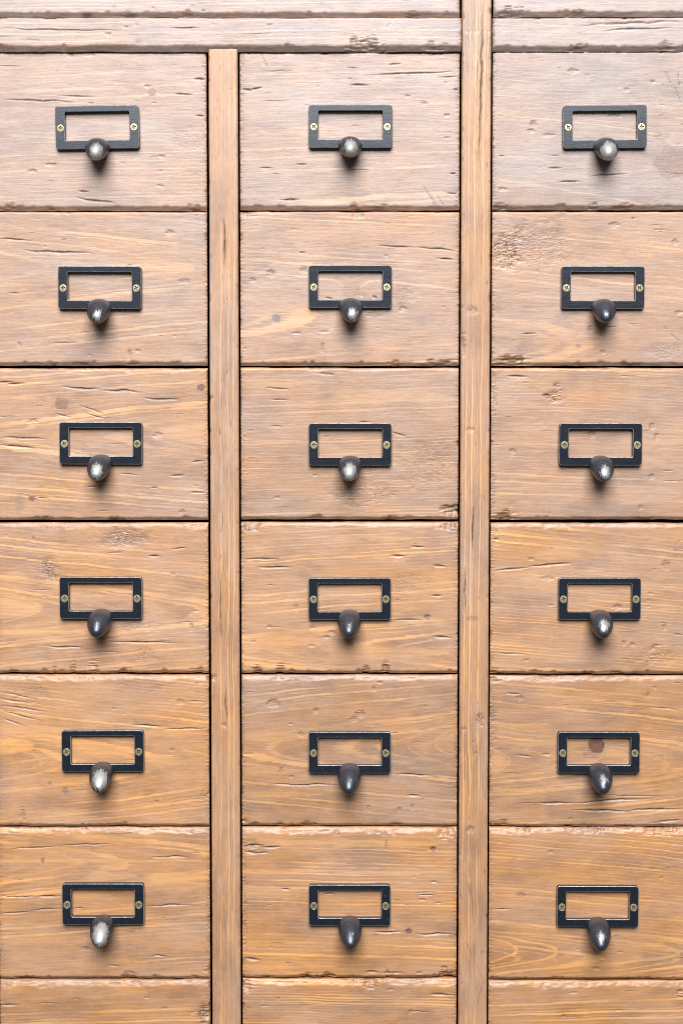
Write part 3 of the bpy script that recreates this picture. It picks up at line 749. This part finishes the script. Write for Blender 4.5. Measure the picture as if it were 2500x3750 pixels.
board('upright', lc, lc + 21, zbot, ztop, yy, 0.024, 104, cab, 'v', yc=20, warm=0.55)
r = rect(0, 1688, 64, 184, yy - .001)
board('rail', la - 1.0, sa - 0.4, r[2], r[3], yy - 0.0012, 0.024, 105, cab, 'h', yc=40, hpith=12, spacing=2.4, warm=0.10, round_r=(1.2, 1.4, 4.2, 1.1))
r = rect(1806, 2500, 64, 184, yy)
board('rail', sb + 0.7, lc - 0.4, r[2], r[3], yy - 0.0002, 0.024, 106, cab, 'h', yc=-34, hpith=12, spacing=2.2, warm=0.0, round_r=(2.2, 1.2, 3.8, 1.1))
# closed box behind the fronts
bm = bmesh.new()
bx0, bx1, bz0, bz1 = (la - 21) / 1000, (lc + 21) / 1000, zbot / 1000, ztop / 1000
def box(x0, x1, y0, y1, z0, z1):
    v = [bm.verts.new((x, y, z - cab.location.z)) for x in (x0, x1) for y in (y0, y1) for z in (z0, z1)]
    for f in ((0, 1, 3, 2), (4, 6, 7, 5), (0, 4, 5, 1), (2, 3, 7, 6), (0, 2, 6, 4), (1, 5, 7, 3)): bm.faces.new([v[i] for i in f])
y0b = 0.0215
box(bx0, bx0 + .018, y0b, .38, bz0 + .018, bz1 - .018); box(bx1 - .018, bx1, y0b, .38, bz0 + .018, bz1 - .018)
box(bx0, bx1, y0b, .38, bz1 - .018, bz1); box(bx0, bx1, y0b, .38, bz0, bz0 + .018)
box(bx0 + .018, bx1 - .018, .365, .379, bz0 + .018, bz1 - .018)
bmesh.ops.recalc_face_normals(bm, faces=bm.faces)
me = bpy.data.meshes.new('cabinet_body'); bm.to_mesh(me); bm.free(); me.materials.append(INSIDE)
link('cabinet_body', me, cab, (0, 0, 0))

# ------------------------------------------------------------------ drawers
COLX = [  # left/right edges of the three columns at row 190 and row 3700
    (None, 758, None, 767), (879, 1685, 885, 1670), (1803, None, 1788, None)]
def colx(c):
    a0, b0, a1, b1 = COLX[c]
    xa = la if a0 is None else (at(a0, 190)[0] + at(a1, 3700)[0]) / 2
    xb = (lc - 1.4) if b0 is None else (at(b0, 190)[0] + at(b1, 3700)[0]) / 2
    return xa, xb
ROWY = {0: [(190, 769), (191, 767), (187, 766)], 1: [(774, 1337), (774, 1339), (774, 1338)], 2: [(1348, 1904), (1346, 1902), (1346, 1903)],
        3: [(1914, 2465), (1911, 2465), (1915, 2468)], 4: [(2472, 3025), (2472, 3025), (2475, 3028)], 5: [(3030, 3585), (3030, 3581), (3032, 3588)],
        6: [(3591, 4150), (3587, 4150), (3594, 4150)]}
PLC = {(0, 0): (356, 464, -.9), (0, 1): (1283, 461, 0), (0, 2): (2214, 462, -.5), (1, 0): (365, 1052, .2), (1, 1): (1282, 1049, 0), (1, 2): (2207, 1052, .1),
       (2, 0): (369, 1623, .1), (2, 1): (1282, 1627, 0), (2, 2): (2199, 1627, .1), (3, 0): (369, 2190, .0), (3, 1): (1280, 2193, -.1), (3, 2): (2195, 2193, 0),
       (4, 0): (376, 2752, -.2), (4, 1): (1280, 2757, 0), (4, 2): (2192, 2757, 0.1), (5, 0): (377, 3313, 0), (5, 1): (1280, 3317, 0), (5, 2): (2188, 3322, .2)}
WEAR_GLINT = {(0, 0): .72, (0, 1): .80, (0, 2): .95, (1, 0): .45, (1, 1): .50, (1, 2): .15, (2, 0): .62, (2, 1): .75, (2, 2): .55, (3, 0): .2, (3, 1): .12, (3, 2): .5,
        (4, 0): .85, (4, 1): .08, (4, 2): .38, (5, 0): .9, (5, 1): .1, (5, 2): .35}
TILT = {(0, 1): 7, (0, 0): 1, (0, 2): 0, (2, 1): 2, (1, 0): -1, (5, 2): -2, (4, 1): -1}
#  grain: pith offset from the board's middle (mm), pith depth, taper, ring spacing, warmth (lower in upper rows: part of the window's veil put into the colour)
GRAIN = {(0, 0): (70, 25, .03, 2.8, .22), (0, 1): (-60, 22, -.03, 2.9, .18), (0, 2): (-75, 30, .12, 3.0, .12),
         (1, 0): (16, 12, .10, 2.9, .36), (1, 1): (-20, 24, .06, 2.6, .36), (1, 2): (-40, 26, .10, 2.8, .34),
         (2, 0): (6, 16, -.08, 2.7, .50), (2, 1): (60, 20, .03, 2.2, .46), (2, 2): (-62, 22, .04, 2.3, .50),
         (3, 0): (-10, 14, .09, 2.6, .66), (3, 1): (-38, 14, -.06, 2.5, .60), (3, 2): (70, 20, -.08, 2.2, .62),
         (4, 0): (-8, 16, .10, 2.4, .72), (4, 1): (2, 15, -.09, 2.6, .60), (4, 2): (-6, 14, .09, 2.7, .66),
         (5, 0): (30, 15, .07, 2.8, .74), (5, 1): (-70, 20, .02, 2.6, .74), (5, 2): (-41, 7, .085, 2.5, .72),
         (6, 0): (50, 20, .02, 1.9, .72), (6, 1): (-60, 20, .02, 2.0, .70), (6, 2): (60, 20, .02, 2.0, .74)}
LABELS = {
 (0, 0): 'pale pine drawer under the top rail left of the narrow upright, knob worn in flakes',
 (0, 1): 'pale pine drawer under the top rail between both uprights, dark spot below its knob',
 (0, 2): 'pinkish pale pine drawer under the top rail right of the wide upright',
 (1, 0): 'tan pine drawer with two long dark splits at upper left above its label frame',
 (1, 1): 'tan pine drawer with a round grey-blue stain spot left of its knob',
 (1, 2): 'tan pine drawer with a patch of dark torn grain in its upper left corner',
 (2, 0): 'tan pine drawer with a ringed knot above its label frame',
 (2, 1): 'tan pine drawer with pale streaks across its top and rough grain at lower right',
 (2, 2): 'tan pine drawer with a sharp gouge above the left end of its label frame',
 (3, 0): 'orange-brown pine drawer with a scraped rough hollow above left of its label frame',
 (3, 1): 'orange-brown pine drawer with two short splits at upper left, small dark knot right of pull',
 (3, 2): 'orange-brown pine drawer with one long orange-edged split at its upper left side',
 (4, 0): 'orange pine drawer with a split above the right end of its label frame',
 (4, 1): 'brown pine drawer with a dent above left of its label frame, all black knob',
 (4, 2): 'brown pine drawer with a round red-brown knot inside its label frame',
 (5, 0): 'orange pine drawer with a small dark oval spot at upper left, silvered knob',
 (5, 1): 'orange pine drawer with a torn gouge on its upper left edge',
 (5, 2): 'orange pine drawer with bright nested arrow-shaped grain lines below its label frame',
 (6, 0): 'bottom pine drawer cut off by the photo edge, left of the narrow upright',
 (6, 1): 'bottom pine drawer cut off by the photo edge, between the two uprights',
 (6, 2): 'bottom pine drawer cut off by the photo edge, right of the wide upright'}
SHADE = [(1.0, .99, .94), (.98, 1.0, .97), (1.0, .93, .95), (1.05, 1.02, .98), (1.06, .90, .93), (1.03, 1.03, .98), (.95, .97, .97)]
GROUP = 'small pine drawers in the cabinet'
rnd = random.Random(5)
for r_ in range(7):
    for c in range(3):
        xa, xb = colx(c)
        yt, yb = ROWY[r_][c]
        xm = {0: 380, 1: 1280, 2: 2150}[c]
        zt = at(xm, yt)[1]; zb = at(xm, yb)[1]
        d = thing('drawer', LABELS[(r_, c)], 'drawer', ((xa + xb) / 2000, 0, zb / 1000), GROUP)
        yc, hp, tp, spc, wm = GRAIN[(r_, c)]
        board('front_panel', xa, xb, zb, zt, rnd.uniform(-.0006, .0006), 0.020, 200 + r_ * 3 + c, d, 'h', yc=yc, hpith=hp, taper=tp, spacing=spc, warm=wm,
              round_r=(1.3, 1.3, (3.2, 2.7, 2.4, 2.2, 2.0, 1.9, 1.9)[r_], 1.6), shade=SHADE[r_][c], bevel=(0.6, 1.0, 1.8, 3.0, 3.8, 4.4, 4.6)[r_])
        if (r_, c) in PLC:
            px, py, rot = PLC[(r_, c)]
            X, Zp = at(px, py, -PT)
            ry = math.radians(rot)
            lh = link('label_holder', ME_PLATE, d, (X / 1000 - d.location.x, -0.0002, Zp / 1000 - d.location.z), (0, ry, 0))
            lh['seed'] = rnd.uniform(0, 9)
            pl = link('pull', ME_PULL, lh, (rnd.uniform(-.0003, .0003), -PT, -PH / 2 + .0006), (math.radians(-TILT.get((r_, c), 0)), 0, math.radians(rnd.uniform(-3, 3))))
            pl['seed'] = rnd.uniform(0, 9); pl['wear_glint'] = WEAR_GLINT[(r_, c)]; pl['wear_glint_low'] = (1.0, 1.0, 0.7, 0.3, 0.1, 0.0)[r_]
            for s in (-1, 1):
                link('screw', ME_SCREW, lh, (s * (PW / 2 - 0.0037), -PT + 0.00012, -0.0003), (math.radians(rnd.uniform(-2, 2)), math.radians(rnd.uniform(0, 90)), 0))

# the big drawers above the rail, mostly out of the picture
for c, (xa, xb, yb, lab, wm) in enumerate((
        (la, (at(1684, 30)[0]), 60, 'wide pale pine drawer at the very top left, only its chipped lower edge showing', .05),
        ((at(1806, 30)[0]), lc - 1.4, 57, 'pale grey-pink pine drawer at the very top right, only its lower edge in view', .0))):
    zb = at(1250, yb)[1]; zt = at(1250, -500)[1]
    d = thing('drawer', lab, 'drawer', ((xa + xb) / 2000, 0, zb / 1000), GROUP)
    board('front_panel', xa, xb, zb, zt, 0.0, 0.020, 300 + c, d, 'h', yc=80, hpith=20, taper=.02, spacing=2.4, warm=wm, round_r=(2.2, 2.2, 3.6, 2))
